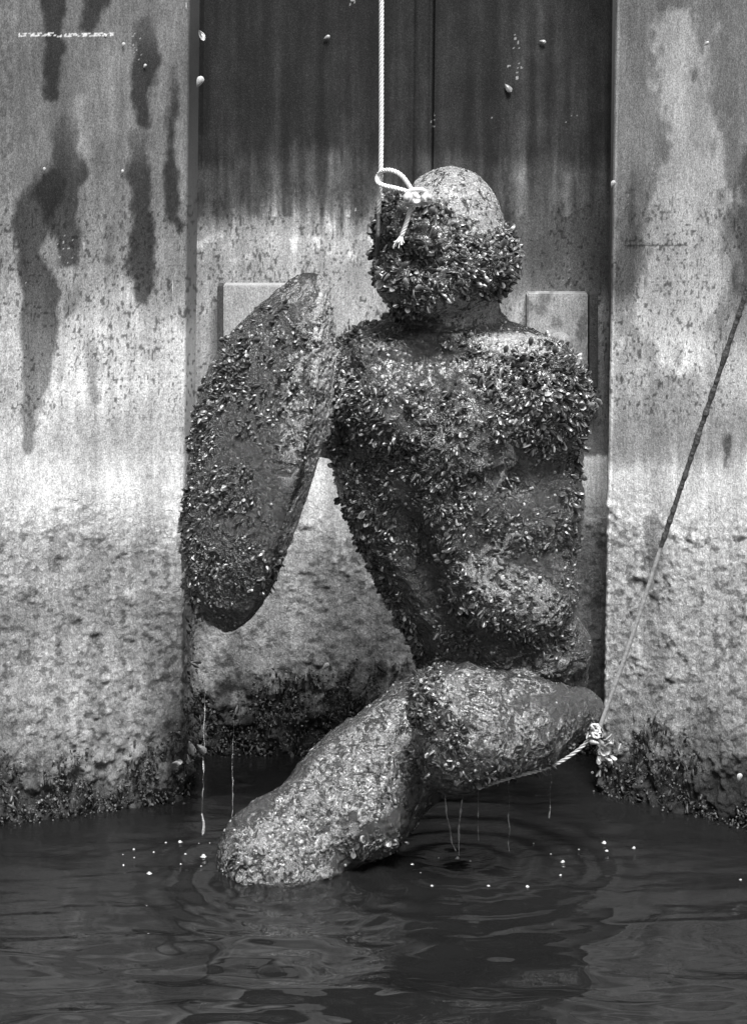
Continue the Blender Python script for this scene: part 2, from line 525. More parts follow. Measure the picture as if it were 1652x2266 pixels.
mesh_np('bracket_flange', v, f, M_WALL, bkR, {'albedo': np.full(len(v), .045), 'crust': np.full(len(v), .3)}, smooth=False)

# ------------------------------------------------------------------ shells and flakes (numpy prototypes)
def valve(L=1.0, wd=.5, H=.2, nu=7, nv=4, flip=1, open_=0.0, shade=(.02, .3), curl=0.0):
    vs, sh = [], []
    for i in range(nu + 1):
        u = i / nu
        hw = wd * (.06 + u ** .75) * max(1 - u ** 4, .03) ** .5 * 1.12
        for j in range(nv + 1):
            s = -1 + 2 * j / nv
            x = s * hw + curl * u * u
            y = H * (1 - s * s) * math.sin(math.pi * min(u * .9 + .08, 1)) ** .7
            vs.append((x, flip * y, u * L))
            rim = max(abs(s) ** 4, u ** 8)
            sh.append(shade[0] + (shade[1] - shade[0]) * rim)
    vs = np.array(vs)
    a = open_ * flip
    ca, sa = math.cos(a), math.sin(a)
    y, z = vs[:, 1].copy(), vs[:, 2].copy()
    vs[:, 1] = ca * y + sa * z
    vs[:, 2] = -sa * y + ca * z
    fs = []
    for i in range(nu):
        for j in range(nv):
            k = i * (nv + 1) + j
            q = [k, k + 1, k + nv + 2, k + nv + 1]
            fs.append(q if flip > 0 else q[::-1])
    return vs, np.array(fs), np.array(sh)

def merge(parts):
    V, Fc, S, o = [], [], [], 0
    for v, f, s in parts:
        V.append(v); Fc.append(f + o); S.append(s)
        o += len(v)
    return np.concatenate(V), np.concatenate(Fc), np.concatenate(S)

def inner(v, f, s, val):
    c = v.copy()
    c[:, 1] *= .90
    c[:, 0] *= .96
    return c, f[:, ::-1], np.full(len(s), val)

def mussel(open_, dark, rim, innerv=None, wd=.30, H=.17, nu=6, nv=4, curl=0.0):
    ps = []
    for fl in (1, -1):
        p = valve(1, wd, H, nu, nv, fl, open_, (dark, rim), curl)
        ps.append(p)
        if innerv is not None:
            ps.append(inner(*p, innerv))
    return merge(ps)

PROTO = [mussel(.06, .012, .10, nu=5), mussel(.04, .02, .10, nu=5, curl=.12), mussel(.03, .011, .06, nu=5, curl=-.1),
         mussel(.28, .015, .22, .20), mussel(.16, .014, .22, .16, curl=.1), mussel(.42, .03, .36, .34, .30),
         mussel(.08, .10, .30, None, .30), valve(1, .36, .22, 6, 4, 1, 0, (.22, .40))]

def frames(nrm, tilt, rs, down=0.0):
    """random orthonormal frames whose z axis is the normal, tilted"""
    n = len(nrm)
    d = nrm + rs.normal(size=(n, 3)) * tilt + np.array([0, 0, -down])
    d /= np.linalg.norm(d, axis=1)[:, None]
    r = rs.normal(size=(n, 3))
    x = np.cross(r, d)
    x /= np.linalg.norm(x, axis=1)[:, None] + 1e-9
    y = np.cross(d, x)
    return np.stack([x, y, d], 2)      # columns

def stamp(protos, which, pos, fr, scale, shade_k=None):
    V, Fc, S, o = [], [], [], 0
    for k, (pv, pf, ps) in enumerate(protos):
        ix = np.where(which == k)[0]
        if not len(ix):
            continue
        vv = np.einsum('nij,mj->nmi', fr[ix], pv) * scale[ix][:, None, None] + pos[ix][:, None, :]
        nv = len(pv)
        ff = pf[None] + (np.arange(len(ix)) * nv)[:, None, None] + o
        kk = np.ones(len(ix)) if shade_k is None else shade_k[ix]
        ss = ps[None] * kk[:, None]
        V.append(vv.reshape(-1, 3)); Fc.append(ff.reshape(-1, 4)); S.append(ss.ravel())
        o += nv * len(ix)
    return np.concatenate(V), np.concatenate(Fc), np.concatenate(S)

# small barnacle: a stubby ring cone
def barn():
    vs, sh, fs = [], [], []
    n = 6
    for k, (r, z, s) in enumerate(((.5, 0, .10), (.42, .3, .26), (.22, .45, .42), (.12, .30, .05))):
        for i in range(n):
            a = 2 * math.pi * i / n
            vs.append((r * math.cos(a), r * math.sin(a), z)); sh.append(s)
    for k in range(3):
        for i in range(n):
            j = (i + 1) % n
            fs.append((k * n + i, k * n + j, (k + 1) * n + j, (k + 1) * n + i))
    return np.array(vs), np.array(fs), np.array(sh)
BARN = barn()
def flake(shade):
    vs = [(-.5, -.35, 0), (.5, -.3, .05), (.55, .3, .0), (-.4, .4, .08), (-.45, -.3, .22), (.4, -.25, .30), (.45, .25, .26), (-.3, .3, .3)]
    fs = [(0, 1, 5, 4), (1, 2, 6, 5), (2, 3, 7, 6), (3, 0, 4, 7), (4, 5, 6, 7)]
    return np.array(vs), np.array(fs), np.full(8, shade)
BITS = [BARN, flake(.05), flake(.16), flake(.36)]  # palest flake doubles as painted speck highlights on the wet bronze

# ------------------------------------------------------------------ the statue: implicit surface
H = .006
X0, X1, Y0, Y1, ZB, ZT = -.46, .56, -.26, .56, -.36, 1.62
gx = np.arange(X0, X1, H, dtype=np.float32)
gy = np.arange(Y0, Y1, H, dtype=np.float32)
gz = np.arange(ZB, ZT, H, dtype=np.float32)
F = np.full((len(gx), len(gy), len(gz)), .3, dtype=np.float32)

def region(lo, hi):
    s = []
    for g, a, b in zip((gx, gy, gz), lo, hi):
        s.append(slice(max(0, np.searchsorted(g, a)), max(1, np.searchsorted(g, b))))
    return tuple(s)

def apply(lo, hi, fn, k, sub=False):
    r = region(lo, hi)
    x, y, z = gx[r[0]][:, None, None], gy[r[1]][None, :, None], gz[r[2]][None, None, :]
    d = fn(x, y, z).astype(np.float32)
    A = F[r]
    if sub:
        h = np.maximum(k - np.abs(A + d), 0) / k
        F[r] = np.maximum(A, -d) + h * h * k * .25
    else:
        h = np.maximum(k - np.abs(A - d), 0) / k
        F[r] = np.minimum(A, d) - h * h * k * .25

def S(r, d=6.0):
    return r * d / F_PX

def rcone(a, b, ra, rb, k=.04, sub=False, flat=1.0):
    a, b = W(*a), W(*b)
    ra, rb = S(ra), S(rb)
    m = max(ra, rb) + .08
    lo, hi = np.minimum(a, b) - m, np.maximum(a, b) + m
    ab = b - a
    L2 = float(ab @ ab)
    def fn(x, y, z):
        t = np.clip(((x - a[0]) * ab[0] + (y - a[1]) * ab[1] + (z - a[2]) * ab[2]) / L2, 0, 1)
        r = ra + (rb - ra) * t
        return np.sqrt((x - a[0] - ab[0] * t) ** 2 + ((y - a[1] - ab[1] * t) / flat) ** 2 + (z - a[2] - ab[2] * t) ** 2) - r
    apply(lo, hi, fn, k, sub)

def ell(c, r, k=.04, rot=0.0, sub=False):
    """ellipsoid at pixel/depth c, radii in pixels (x, depth, z); rot turns it in the picture plane (degrees)"""
    c = W(*c)
    r = np.array([S(q) for q in r])
    m = r.max() + .08
    ca, sa = math.cos(math.radians(rot)), math.sin(math.radians(rot))
    def fn(x, y, z):
        dx, dz = x - c[0], z - c[2]
        u = ca * dx + sa * dz
        w_ = -sa * dx + ca * dz
        q = np.sqrt((u / r[0]) ** 2 + ((y - c[1]) / r[1]) ** 2 + (w_ / r[2]) ** 2)
        return (q - 1) * r.min() * (.6 + .4 * np.minimum(q, 2))
    apply(c - m, c + m, fn, k, sub)

# torso as a stack of slices: y, left, right, centre depth, half depth (px)
TOR = [(700, 900, 1090, 6.24, 90), (745, 800, 1180, 6.25, 120), (800, 760, 1235, 6.24, 155), (880, 742, 1262, 6.22, 180), (980, 738, 1266, 6.21, 190),
       (1060, 752, 1264, 6.22, 185), (1150, 778, 1265, 6.24, 172), (1260, 812, 1266, 6.26, 160), (1340, 845, 1272, 6.27, 158),
       (1420, 890, 1290, 6.28, 155), (1500, 930, 1300, 6.31, 150), (1560, 960, 1290, 6.33, 125), (1610, 1010, 1240, 6.33, 80)]
TOR = np.array(TOR, float)
tz = np.array([W(826, r[0], 6.22)[2] for r in TOR])[::-1]
tl = ((TOR[:, 1] - CX) * 6.22 / F_PX)[::-1]
tr = ((TOR[:, 2] - CX) * 6.22 / F_PX)[::-1]
tyc = (TOR[:, 3] - 6)[::-1]
tyr = (TOR[:, 4] / 1000)[::-1]
def torso(x, y, z):
    l, r = np.interp(z, tz, tl), np.interp(z, tz, tr)
    yc, yr = np.interp(z, tz, tyc), np.interp(z, tz, tyr)
    cx, rx = (l + r) / 2, (r - l) / 2
    yc = yc + .085 * np.clip((cx - .01 - x) / rx, 0, 1) ** 1.1 * np.clip((1.12 - z) / .2, 0, 1)
    q = (np.abs((x - cx) / rx) ** 2.35 + np.abs((y - yc) / yr) ** 2.35) ** (1 / 2.35)
    d = (q - 1) * np.minimum(rx, yr)
    cap = np.maximum(z - (tz[-1] + .02), (tz[0] - .02) - z)
    return np.maximum(d, cap)
apply((-.2, -.1, .1), (.55, .55, 1.45), torso, .02)

# shoulders, arm stump
rcone((960, 770, 6.25), (805, 838, 6.27), 80, 94, .07)
rcone((805, 842, 6.27), (710, 915, 6.25), 94, 78, .06)
rcone((710, 915, 6.25), (650, 940, 6.19), 78, 66, .05)
rcone((1030, 802, 6.25), (1170, 838, 6.22), 86, 92, .06)
rcone((1195, 960, 6.15), (1212, 1180, 6.20), 84, 52, .06)
ell((1190, 885, 6.11), (116, 125, 126), .06, -20)
# chest masses, ribs, flank
ell((900, 900, 6.12), (135, 90, 110), .06)
ell((1080, 930, 6.10), (140, 90, 120), .06)
ell((1130, 1130, 6.12), (130, 80, 120), .07)
ell((835, 1110, 6.24), (70, 90, 150), .05, 16)
ell((1150, 1310, 6.15), (120, 90, 100), .07)
ell((1200, 1440, 6.21), (90, 60, 60), .07)
rcone((950, 1475, 6.06), (1120, 1478, 6.03), 22, 12, .03, True)
# hollow between chest muscles and the long fold of the belly
rcone((960, 770, 6.05), (950, 930, 6.01), 46, 34, .05, True)
rcone((875, 1040, 6.03), (905, 1230, 6.09), 34, 62, .035, True)
rcone((905, 1230, 6.09), (985, 1455, 6.10), 62, 52, .035, True)
rcone((1000, 1120, 6.12), (1060, 1300, 6.12), 52, 60, .05)
rcone((1080, 1085, 6.0), (1240, 1075, 6.02), 16, 22, .05, True)
# collar bones
rcone((985, 752, 6.12), (1150, 772, 6.11), 20, 22, .05)
rcone((930, 755, 6.12), (800, 775, 6.12), 18, 20, .05)
rcone((940, 800, 6.0), (935, 900, 5.99), 30, 30, .04, True)
# pelvis, folded thigh, other leg going down into the water
ell((1105, 1530, 6.31), (172, 150, 105), .05)
rcone((1042, 1610, 5.97), (1150, 1604, 6.02), 130, 106, .012)
rcone((1150, 1604, 6.02), (1280, 1580, 6.12), 106, 58, .02)
ell((972, 1540, 5.95), (62, 80, 62), .05)
ell((1000, 1690, 5.98), (50, 80, 56), .05)
rcone((940, 1622, 6.24), (790, 1760, 6.17), 128, 130, .025)
rcone((790, 1760, 6.17), (612, 1908, 6.08), 130, 119, .05)
rcone((612, 1908, 6.08), (560, 2060, 6.10), 119, 95, .06)
ell((820, 1800, 6.10), (95, 95, 80), .05, 30)
# neck and head
rcone((992, 640, 6.22), (988, 735, 6.25), 104, 108, .035)
rcone((988, 735, 6.25), (985, 800, 6.25), 106, 128, .05)
ell((996, 503, 6.2), (120, 140, 138), .03)
ell((988, 585, 6.18), (146, 150, 104), .04)
ell((925, 625, 6.10), (86, 90, 66), .05)
ell((1075, 568, 6.2), (64, 110, 72), .04)
ell((868, 520, 6.15), (36, 90, 95), .03)
ell((880, 478, 6.07), (26, 40, 44), .02)        # ear-like boss left of the clamp
ell((936, 535, 6.035), (34, 40, 30), .03)       # worn nose
ell((900, 500, 6.03), (16, 20, 18), .02, 0, True)
ell((975, 510, 6.02), (20, 20, 15), .02, 0, True)

# the broad blade-shaped arm: rows of y, left, right, front thickness, back thickness (px)
BL = np.array([(606, 676, 700, 3, 3), (615, 655, 716, 22, 8), (640, 622, 728, 52, 18), (690, 562, 737, 84, 26), (750, 500, 741, 108, 34), (820, 458, 741, 124, 40), (920, 425, 728, 136, 44),
               (1050, 408, 696, 140, 46), (1160, 397, 658, 132, 44), (1230, 396, 634, 120, 40), (1290, 397, 610, 100, 36), (1340, 406, 584, 78, 30),
               (1375, 428, 556, 52, 22), (1398, 455, 526, 26, 12), (1409, 478, 500, 3, 3)], float)
DBL = 6.06
bz = np.array([W(826, r[0], DBL)[2] for r in BL])[::-1]
bl_ = ((BL[:, 1] - CX) * DBL / F_PX)[::-1]
br_ = ((BL[:, 2] - CX) * DBL / F_PX)[::-1]
bf, bb = (BL[:, 3] / 1000)[::-1], (BL[:, 4] / 1000)[::-1]
def blade(x, y, z):
    l, r = np.interp(z, bz, bl_), np.interp(z, bz, br_)
    s = (x - l) / (r - l)
    left_ = np.sqrt(np.clip(s / .86, 0, 1) * (2 - np.clip(s / .86, 0, 1)) + 1e-6)
    g = np.where(s < .86, left_, 1 - (s - .86) / .14)
    g = np.where(s < 0, s * 6, np.where(s > 1, -(s - 1) * 6, g))
    fth, bth = np.interp(z, bz, bf), np.interp(z, bz, bb)
    yc = .06 + .05 * (1 - s) + .02
    dd = np.maximum((yc - g * fth) - y, y - (yc + g * bth)) * .75
    cap = np.maximum(z - bz[-1], bz[0] - z)
    edge = np.maximum(l - x, x - r)
    return np.maximum(np.maximum(dd, cap), edge)
apply((-.46, -.12, .45), (-.05, .26, 1.38), blade, .012)

# gentle hand-made irregularity
xx, yy, zz = np.meshgrid(gx[::4], gy[::4], gz[::4], indexing='ij')
nz3 = (fbm(xx * 9, yy * 9, zz * 9, 2, 101) - .5).astype(np.float32)
nz3 = np.repeat(np.repeat(np.repeat(nz3, 4, 0), 4, 1), 4, 2)[:F.shape[0], :F.shape[1], :F.shape[2]]
del xx, yy, zz

def surface_nets(F, o, h):
    ins = F < 0
    c = ins[:-1, :-1, :-1].astype(np.int8)
    acc = np.zeros_like(c)
    for a in (0, 1):
        for b in (0, 1):
            for d in (0, 1):
                acc += ins[a:F.shape[0] - 1 + a, b:F.shape[1] - 1 + b, d:F.shape[2] - 1 + d]
    act = (acc > 0) & (acc < 8)
    idx = np.argwhere(act)
    vid = np.full(act.shape, -1, dtype=np.int64)
    vid[act] = np.arange(len(idx))
    i, j, k = idx.T
    P = np.zeros((len(idx), 3)); n = np.zeros(len(idx))
    cor = [(a, b, d) for a in (0, 1) for b in (0, 1) for d in (0, 1)]
    val = {q: F[i + q[0], j + q[1], k + q[2]] for q in cor}
    for q in cor:
        for ax in range(3):
            if q[ax] == 0:
                q2 = list(q); q2[ax] = 1; q2 = tuple(q2)
                va, vb = val[q], val[q2]
                m = (va < 0) != (vb < 0)
                t = np.where(m, va / np.where(m, va - vb, 1), 0)
                pt = np.tile(np.array(q, float), (len(idx), 1))
                pt[:, ax] += t
                P += pt * m[:, None]
                n += m
    P = (P / n[:, None] + idx) * h + np.array(o)
    quads = []
    for ax in range(3):
        sl0 = [slice(1, -1)] * 3; sl1 = [slice(1, -1)] * 3
        sl0[ax] = slice(0, -1); sl1[ax] = slice(1, None)
        A, B = ins[tuple(sl0)], ins[tuple(sl1)]
        e = np.argwhere(A != B)
        sgn = A[tuple(e.T)]
        off = np.ones(3, int); off[ax] = 0
        e = e + off
        u, v_ = (ax + 1) % 3, (ax + 2) % 3
        def cell(du, dv):
            q = e.copy(); q[:, u] += du; q[:, v_] += dv
            return vid[q[:, 0], q[:, 1], q[:, 2]]
        qd = np.stack([cell(-1, -1), cell(0, -1), cell(0, 0), cell(-1, 0)], 1)
        qd = np.where(sgn[:, None], qd, qd[:, ::-1])
        quads.append(qd)
    return P, np.concatenate(quads)

SV, SF = surface_nets(F, (X0, Y0, ZB), H)
del F, nz3

def vnormals(v, f):
    n = np.cross(v[f[:, 2]] - v[f[:, 0]], v[f[:, 3]] - v[f[:, 1]])
    r = np.zeros_like(v)
    for k in range(4):
        np.add.at(r, f[:, k], n)
    return r / (np.linalg.norm(r, axis=1)[:, None] + 1e-12)

def relax(v, f, it):
    for _ in range(it):
        s = np.zeros_like(v); c = np.zeros(len(v))
        for k in range(4):
            a, b = f[:, k], f[:, (k + 1) % 4]
            np.add.at(s, a, v[b]); np.add.at(s, b, v[a])
            np.add.at(c, a, 1); np.add.at(c, b, 1)
        v = .5 * v + .5 * s / c[:, None]
    return v
SV = relax(SV, SF, 3)

# ---- growth and painted wet-highlight maps (design coordinates: the photo's 1652 px frame)
def blobs(px, py, lst):
    r = np.zeros(len(px))
    for x, y, rx, ry, a, s in lst:
        ca, sa = math.cos(math.radians(a)), math.sin(math.radians(a))
        u = ((px - x) * ca + (py - y) * sa) / rx
        w_ = (-(px - x) * sa + (py - y) * ca) / ry
        q = np.sqrt(u * u + w_ * w_)
        r = np.maximum(r, s * (1 - sstep(.75, 1.15, q)))
    return r
MUS = [  # x, y, rx, ry, angle, density
    (985, 600, 185, 95, 0, 1), (862, 520, 52, 110, 0, 1), (960, 455, 70, 28, 20, .8), (1100, 560, 60, 60, 0, 1), (900, 680, 50, 30, 0, .6), (1020, 500, 60, 40, 30, .8),
    (1025, 772, 62, 34, 0, 1), (1205, 885, 118, 130, 0, 1.2), (1090, 850, 80, 60, 30, .9), (800, 765, 70, 45, -20, .7), (880, 730, 30, 40, 0, .5),
    (760, 900, 60, 110, 0, 1.1), (860, 895, 90, 50, 0, .9), (960, 900, 90, 45, 0, .9), (820, 1010, 90, 80, 0, 1), (960, 1010, 110, 70, 0, 1), (1075, 1000, 70, 70, 0, .7),
    (820, 1140, 60, 130, -12, 1), (1000, 1110, 100, 60, 20, .9), (1090, 1060, 70, 50, 0, .8), (1080, 1160, 80, 50, 0, .7), (950, 1190, 60, 60, 0, .7), (1010, 1260, 50, 60, 0, .6),
    (850, 1310, 32, 100, -18, .8), (1050, 1340, 90, 48, 25, 1), (1150, 1395, 110, 34, 25, 1), (1010, 1420, 60, 30, 20, .7), (1265, 1100, 18, 220, 0, .6), (1250, 1420, 40, 30, 0, .6),
    (1190, 1190, 50, 40, 0, .35), (1250, 1240, 30, 60, 0, .4), (950, 1470, 60, 24, 0, .7), (900, 1400, 24, 80, -25, .9),
    (950, 1550, 46, 80, 0, 1), (985, 1650, 52, 80, -20, 1), (1050, 1710, 80, 30, 0, .7), (1150, 1690, 80, 24, 0, .35), (1240, 1660, 50, 26, 0, .3),
    (860, 1780, 50, 40, 0, .35), (820, 1870, 90, 26, 0, .5), (520, 1915, 34, 34, 0, .6), (930, 1700, 30, 60, 0, .5),
    (560, 765, 80, 48, -20, .8), (690, 735, 48, 36, 0, .6), (500, 850, 55, 50, -30, 1), (600, 880, 110, 40, -15, .75), (690, 850, 36, 60, 0, .5), (448, 960, 34, 90, 8, 1), (560, 935, 60, 30, 0, .7),
    (500, 1085, 60, 75, 0, 1), (425, 1150, 26, 130, 0, 1), (560, 1130, 40, 34, 0, .4), (555, 1250, 66, 50, 0, .9), (470, 1240, 60, 40, 0, .9), (430, 1320, 36, 50, 0, .9), (520, 1310, 60, 30, 0, .8),
    (650, 990, 40, 36, 0, .6), (640, 820, 40, 30, 0, .5), (600, 690, 60, 20, -30, .4)]
BARE = [(888, 478, 26, 42, 10, 1), (935, 535, 42, 20, 0, .5), (1045, 692, 88, 34, 0, 1), (940, 725, 30, 20, 0, .5), (990, 400, 100, 60, 20, 1), (1070, 450, 60, 70, -30, 1), (720, 770, 26, 150, 2, 1), (704, 1000, 20, 170, 10, 1), (655, 1170, 18, 80, 20, 1), (560, 1370, 70, 26, -35, 1), (1140, 738, 80, 24, 0, 1), (940, 790, 44, 60, 0, .9), (945, 800, 48, 70, 0, .85), (1140, 1040, 40, 30, 20, .4)]
PALE = [(985, 400, 110, 50, 0, 1), (1060, 450, 75, 80, 40, 1), (1040, 685, 90, 42, 0, 1), (1150, 762, 120, 26, 3, 1), (1090, 800, 60, 30, -35, .4), (718, 770, 32, 190, 2, 1), (704, 985, 24, 210, 10, 1),  # pale crust patches, lit tops and wet highlights painted into their colour
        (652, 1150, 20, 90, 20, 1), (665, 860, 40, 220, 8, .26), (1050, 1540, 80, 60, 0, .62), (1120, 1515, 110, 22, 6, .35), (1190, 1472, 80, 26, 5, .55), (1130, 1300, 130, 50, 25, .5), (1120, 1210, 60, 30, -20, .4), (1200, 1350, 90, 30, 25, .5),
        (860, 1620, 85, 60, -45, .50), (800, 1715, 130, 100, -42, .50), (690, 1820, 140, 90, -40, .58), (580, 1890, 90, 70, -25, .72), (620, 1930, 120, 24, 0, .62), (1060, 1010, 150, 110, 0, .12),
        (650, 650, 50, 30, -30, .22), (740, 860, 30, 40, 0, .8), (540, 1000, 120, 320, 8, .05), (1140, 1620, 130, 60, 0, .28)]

spx, spy = proj(SV)
pale = blobs(spx, spy, PALE)
# subdivide-like detail: push the vertices with lumpy growth
SN = vnormals(SV, SF)
g = (fbm(SV[:, 0] * 55, SV[:, 1] * 55, SV[:, 2] * 55, 3, 111) - .5) * .011 + (fbm(SV[:, 0] * 14, SV[:, 1] * 14, SV[:, 2] * 14, 2, 112) - .5) * .016
g = g + np.maximum(fbm(SV[:, 0] * 34, SV[:, 1] * 34, SV[:, 2] * 34, 3, 113) - .55, 0) * .06 * (.3 + pale)
g = g * (1 - .75 * blobs(spx, spy, PALE[:4]))
g = g * (1 - .8 * (spx < 745) * (spy < 1420))
SV = SV + SN * g[:, None]
SN = vnormals(SV, SF)

statue = thing('statue', 'sitting bronze torso covered in mussels, one arm a broad blade, hanging on a wire cable', 'statue', W(1040, 1900, 6.2) * np.array([1, 1, 0]))
tmp = mesh_np('body', SV, SF, M_STAT, None, {})
sub = tmp.modifiers.new('smooth', 'SUBSURF')
sub.levels = sub.render_levels = 1
me_f = bpy.data.meshes.new_from_object(tmp.evaluated_get(bpy.context.evaluated_depsgraph_get()))
FV = np.empty(len(me_f.vertices) * 3, dtype=np.float32); me_f.vertices.foreach_get('co', FV); FV = FV.reshape(-1, 3).astype(float)
FF = np.empty(len(me_f.loops), dtype=np.int32); me_f.loops.foreach_get('vertex_index', FF); FF = FF.reshape(-1, 4)
bpy.data.objects.remove(tmp)
# winding worm-tube relief of the crust, as real geometry
fpx, fpy = proj(FV)
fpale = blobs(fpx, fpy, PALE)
q1 = fbm(FV[:, 0] * 60, FV[:, 1] * 60, FV[:, 2] * 60, 2, 141) - .5
q2 = fbm(FV[:, 0] * 60, FV[:, 1] * 60, FV[:, 2] * 60, 2, 142) - .5
rel = fbm(FV[:, 0] * 85 + q1 * 5, FV[:, 1] * 85 + q2 * 5, FV[:, 2] * 60 + q1 * 3, 2, 143)
rel = sstep(.36, .60, rel)
crown = blobs(fpx, fpy, PALE[:3])
FV = FV + vnormals(FV, FF) * ((rel - .4) * .0055 * (.35 + .65 * fpale) * (1 - .8 * crown))[:, None]
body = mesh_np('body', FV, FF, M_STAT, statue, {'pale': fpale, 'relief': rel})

def scatter(v, f, n, dens_fn, rs):
    p0, p1, p2, p3 = (v[f[:, k]] for k in range(4))
    ar = np.linalg.norm(np.cross(p2 - p0, p3 - p1), axis=1) * .5
    cen = (p0 + p1 + p2 + p3) / 4
    dn = dens_fn(cen)
    cdf = np.cumsum(ar * dn); tot = cdf[-1]; cdf /= tot
    ix = np.searchsorted(cdf, rs.random(n))
    a, b = rs.random((n, 1)), rs.random((n, 1))
    pos = (p0[ix] * (1 - a) + p1[ix] * a) * (1 - b) + (p3[ix] * (1 - a) + p2[ix] * a) * b
    nn = np.cross(p2 - p0, p3 - p1)[ix]
    nn /= np.linalg.norm(nn, axis=1)[:, None] + 1e-12
    return pos, nn

def mus_density(c):
    px, py = proj(c)
    d = blobs(px, py, MUS)
    patch = sstep(.40, .56, fbm(c[:, 0] * 22, c[:, 1] * 22, c[:, 2] * 22, 3, 121))
    d = d * (.25 + .75 * patch) if False else d * np.where(d > .95, .55 + .45 * patch, .12 + .88 * patch)
    d = d * (1 - blobs(px, py, BARE))
    return np.where(c[:, 2] > .01, d, 0)

pos, nn = scatter(SV, SF, 19000, mus_density, rng)
n = len(pos)
ppx, ppy = proj(pos)
fx_ = np.stack([fbm(pos[:, 0] * 25, pos[:, 1] * 25, pos[:, 2] * 25, 2, 300 + q) - .5 for q in range(3)], 1) * 5
tg = fx_ + rng.normal(size=(n, 3)) * .75 + np.array([0, 0, -.45])
tg -= nn * (tg * nn).sum(1)[:, None]
tg /= np.linalg.norm(tg, axis=1)[:, None] + 1e-9
fr = frames(nn * rng.uniform(.10, .75, n)[:, None] + tg * rng.uniform(.4, 1.1, n)[:, None], .15, rng)
scl = rng.gamma(7, .0021, n).clip(.008, .027) * np.where((np.hypot(ppx - 1200, ppy - 885) < 150) | (ppy < 700), 1.22, 1.0)
which = rng.choice(8, n, p=[.27, .21, .20, .08, .14, .025, .05, .025])
# sink the hinge end a little
pos2 = pos - nn * (scl * .30)[:, None]
kk = rng.uniform(.5, 1.3, n)
front = nn[:, 1] < -.2
order = np.argsort(-(scl * front))
big = order[:100]
rest = order[100:]
V_, F_, S_ = stamp(PROTO, which[rest], pos2[rest], fr[rest], scl[rest], kk[rest])
# grit: barnacles and small flakes everywhere on the bronze, the palest painted as wet glints
def bit_density(c):
    px, py = proj(c)
    return np.where(c[:, 2] > 0, .22 + .7 * blobs(px, py, MUS) - .20 * (blobs(px, py, PALE) > .5), 0) * sstep(.42, .6, fbm(c[:, 0] * 16, c[:, 1] * 16, c[:, 2] * 16, 3, 131)) * (1 - .85 * blobs(px, py, BARE[4:6]))
bp, bn = scatter(SV, SF, 7000, bit_density, rng)
bfm = frames(bn, .4, rng)
bs = rng.uniform(.004, .009, len(bp))
V2, F2, S2 = stamp(BITS, rng.choice(4, len(bp), p=[.25, .36, .25, .14]), bp - bn * (bs * .1)[:, None], bfm, bs)
crust = mesh_np('mussel_crust', np.concatenate([V_, V2]), np.concatenate([F_, F2 + len(V_)]), M_SHELL, statue, {'shade': np.concatenate([S_, S2])})
crust['kind'] = 'stuff'
shell_meshes = []
for q, (pv, pf, ps) in enumerate(PROTO):
    me_o = mesh_np('mussel_shell', pv, pf, M_SHELL, None, {'shade': ps})
    shell_meshes.append(me_o.data)
    bpy.data.objects.remove(me_o)
for b_ in big:
    o = bpy.data.objects.new('mussel_shell', shell_meshes[which[b_]])
    col.objects.link(o)
    m4 = Matrix([[*(fr[b_][r] * scl[b_] * 1.08), pos2[b_][r]] for r in range(3)] + [[0, 0, 0, 1]])
    o.parent = statue
    o.matrix_parent_inverse = Matrix.Translation(statue.location).inverted()
    o.matrix_basis = m4

# ------------------------------------------------------------------ growth on the piles (parts of each pile)
def fringe(parent, pts_fn, n, seed, name='algae_fringe'):
    rs = np.random.default_rng(seed)
    pos, nn = pts_fn(rs, n)
    which = rs.choice(8, n, p=[.30, .22, .20, .05, .10, .02, .08, .03])
    sc_ = rs.uniform(.006, .017, n) * np.where(rs.random(n) > .93, 1.6, 1)
    fr = frames(nn * .5, .5, rs, .9)
    a = stamp(PROTO, which, pos, fr, sc_, rs.uniform(.1, .6, n) * np.where(rs.random(n) > .95, 3, 1))
    bp = pos[rs.integers(0, n, n * 2)] + rs.normal(size=(n * 2, 3)) * .012
    b = stamp(BITS, rs.choice(4, n * 2, p=[.3, .5, .15, .05]), bp, frames(nn[rs.integers(0, n, n * 2)], .8, rs), rs.uniform(.003, .008, n * 2), rs.uniform(.15, .5, n * 2))
    v = np.concatenate([a[0], b[0]]); f = np.concatenate([a[1], b[1] + len(a[0])]); s = np.concatenate([a[2], b[2]])
    o = mesh_np(name, v, f, M_FRINGE, parent, {'shade': s})
    o['kind'] = 'stuff'
    return o

def along(a, b, ztop, nrm, lean=0.0, inv=1.8, wob=.10):
    a, b = np.array(a), np.array(b)
    def fn(rs, n):
        t = rs.random(n)
        p = a[None] + (b - a)[None] * t[:, None]
        top = ztop * (.12 + 3.0 * np.maximum(fbm(p[:, 0] * 11, p[:, 0] * 0, p[:, 1] * 11, 4, 7) - .28, 0))
        z = -.03 + (top + .03) * rs.random(n) ** inv
        out_ = rs.random(n) ** 1.5 * .014 * np.clip(1.3 - z / .3, .2, 1)
        P = np.stack([p[:, 0] + lean * z, p[:, 1], z], 1) + np.array(nrm)[None] * out_[:, None]
        return P, np.tile(np.array(nrm, float), (n, 1))
    return fn
def unit(x, y):
    l = math.hypot(x, y)
    return (x / l, y / l, 0)
fringe(left, along(plan_of(-30, 6.33), L_edge, .15, unit(.35, -1), LEANL), 750, 1)
fringe(right, along(R_edge, plan_of(1700, 6.28), .13, unit(-.35, -1), LEANR), 750, 2)
fringe(backl, along((bxl, yb), (sx, yb), .19, (0, -1, 0)), 1500, 3)
fringe(backr, along((sx, yb), (rx_b, yb), .19, (0, -1, 0)), 900, 4)
fringe(backl, along((L_edge[0] + .004, L_edge[1] + .02), (bxl, yb), .5, (1, 0, 0), LEANL), 140, 5)

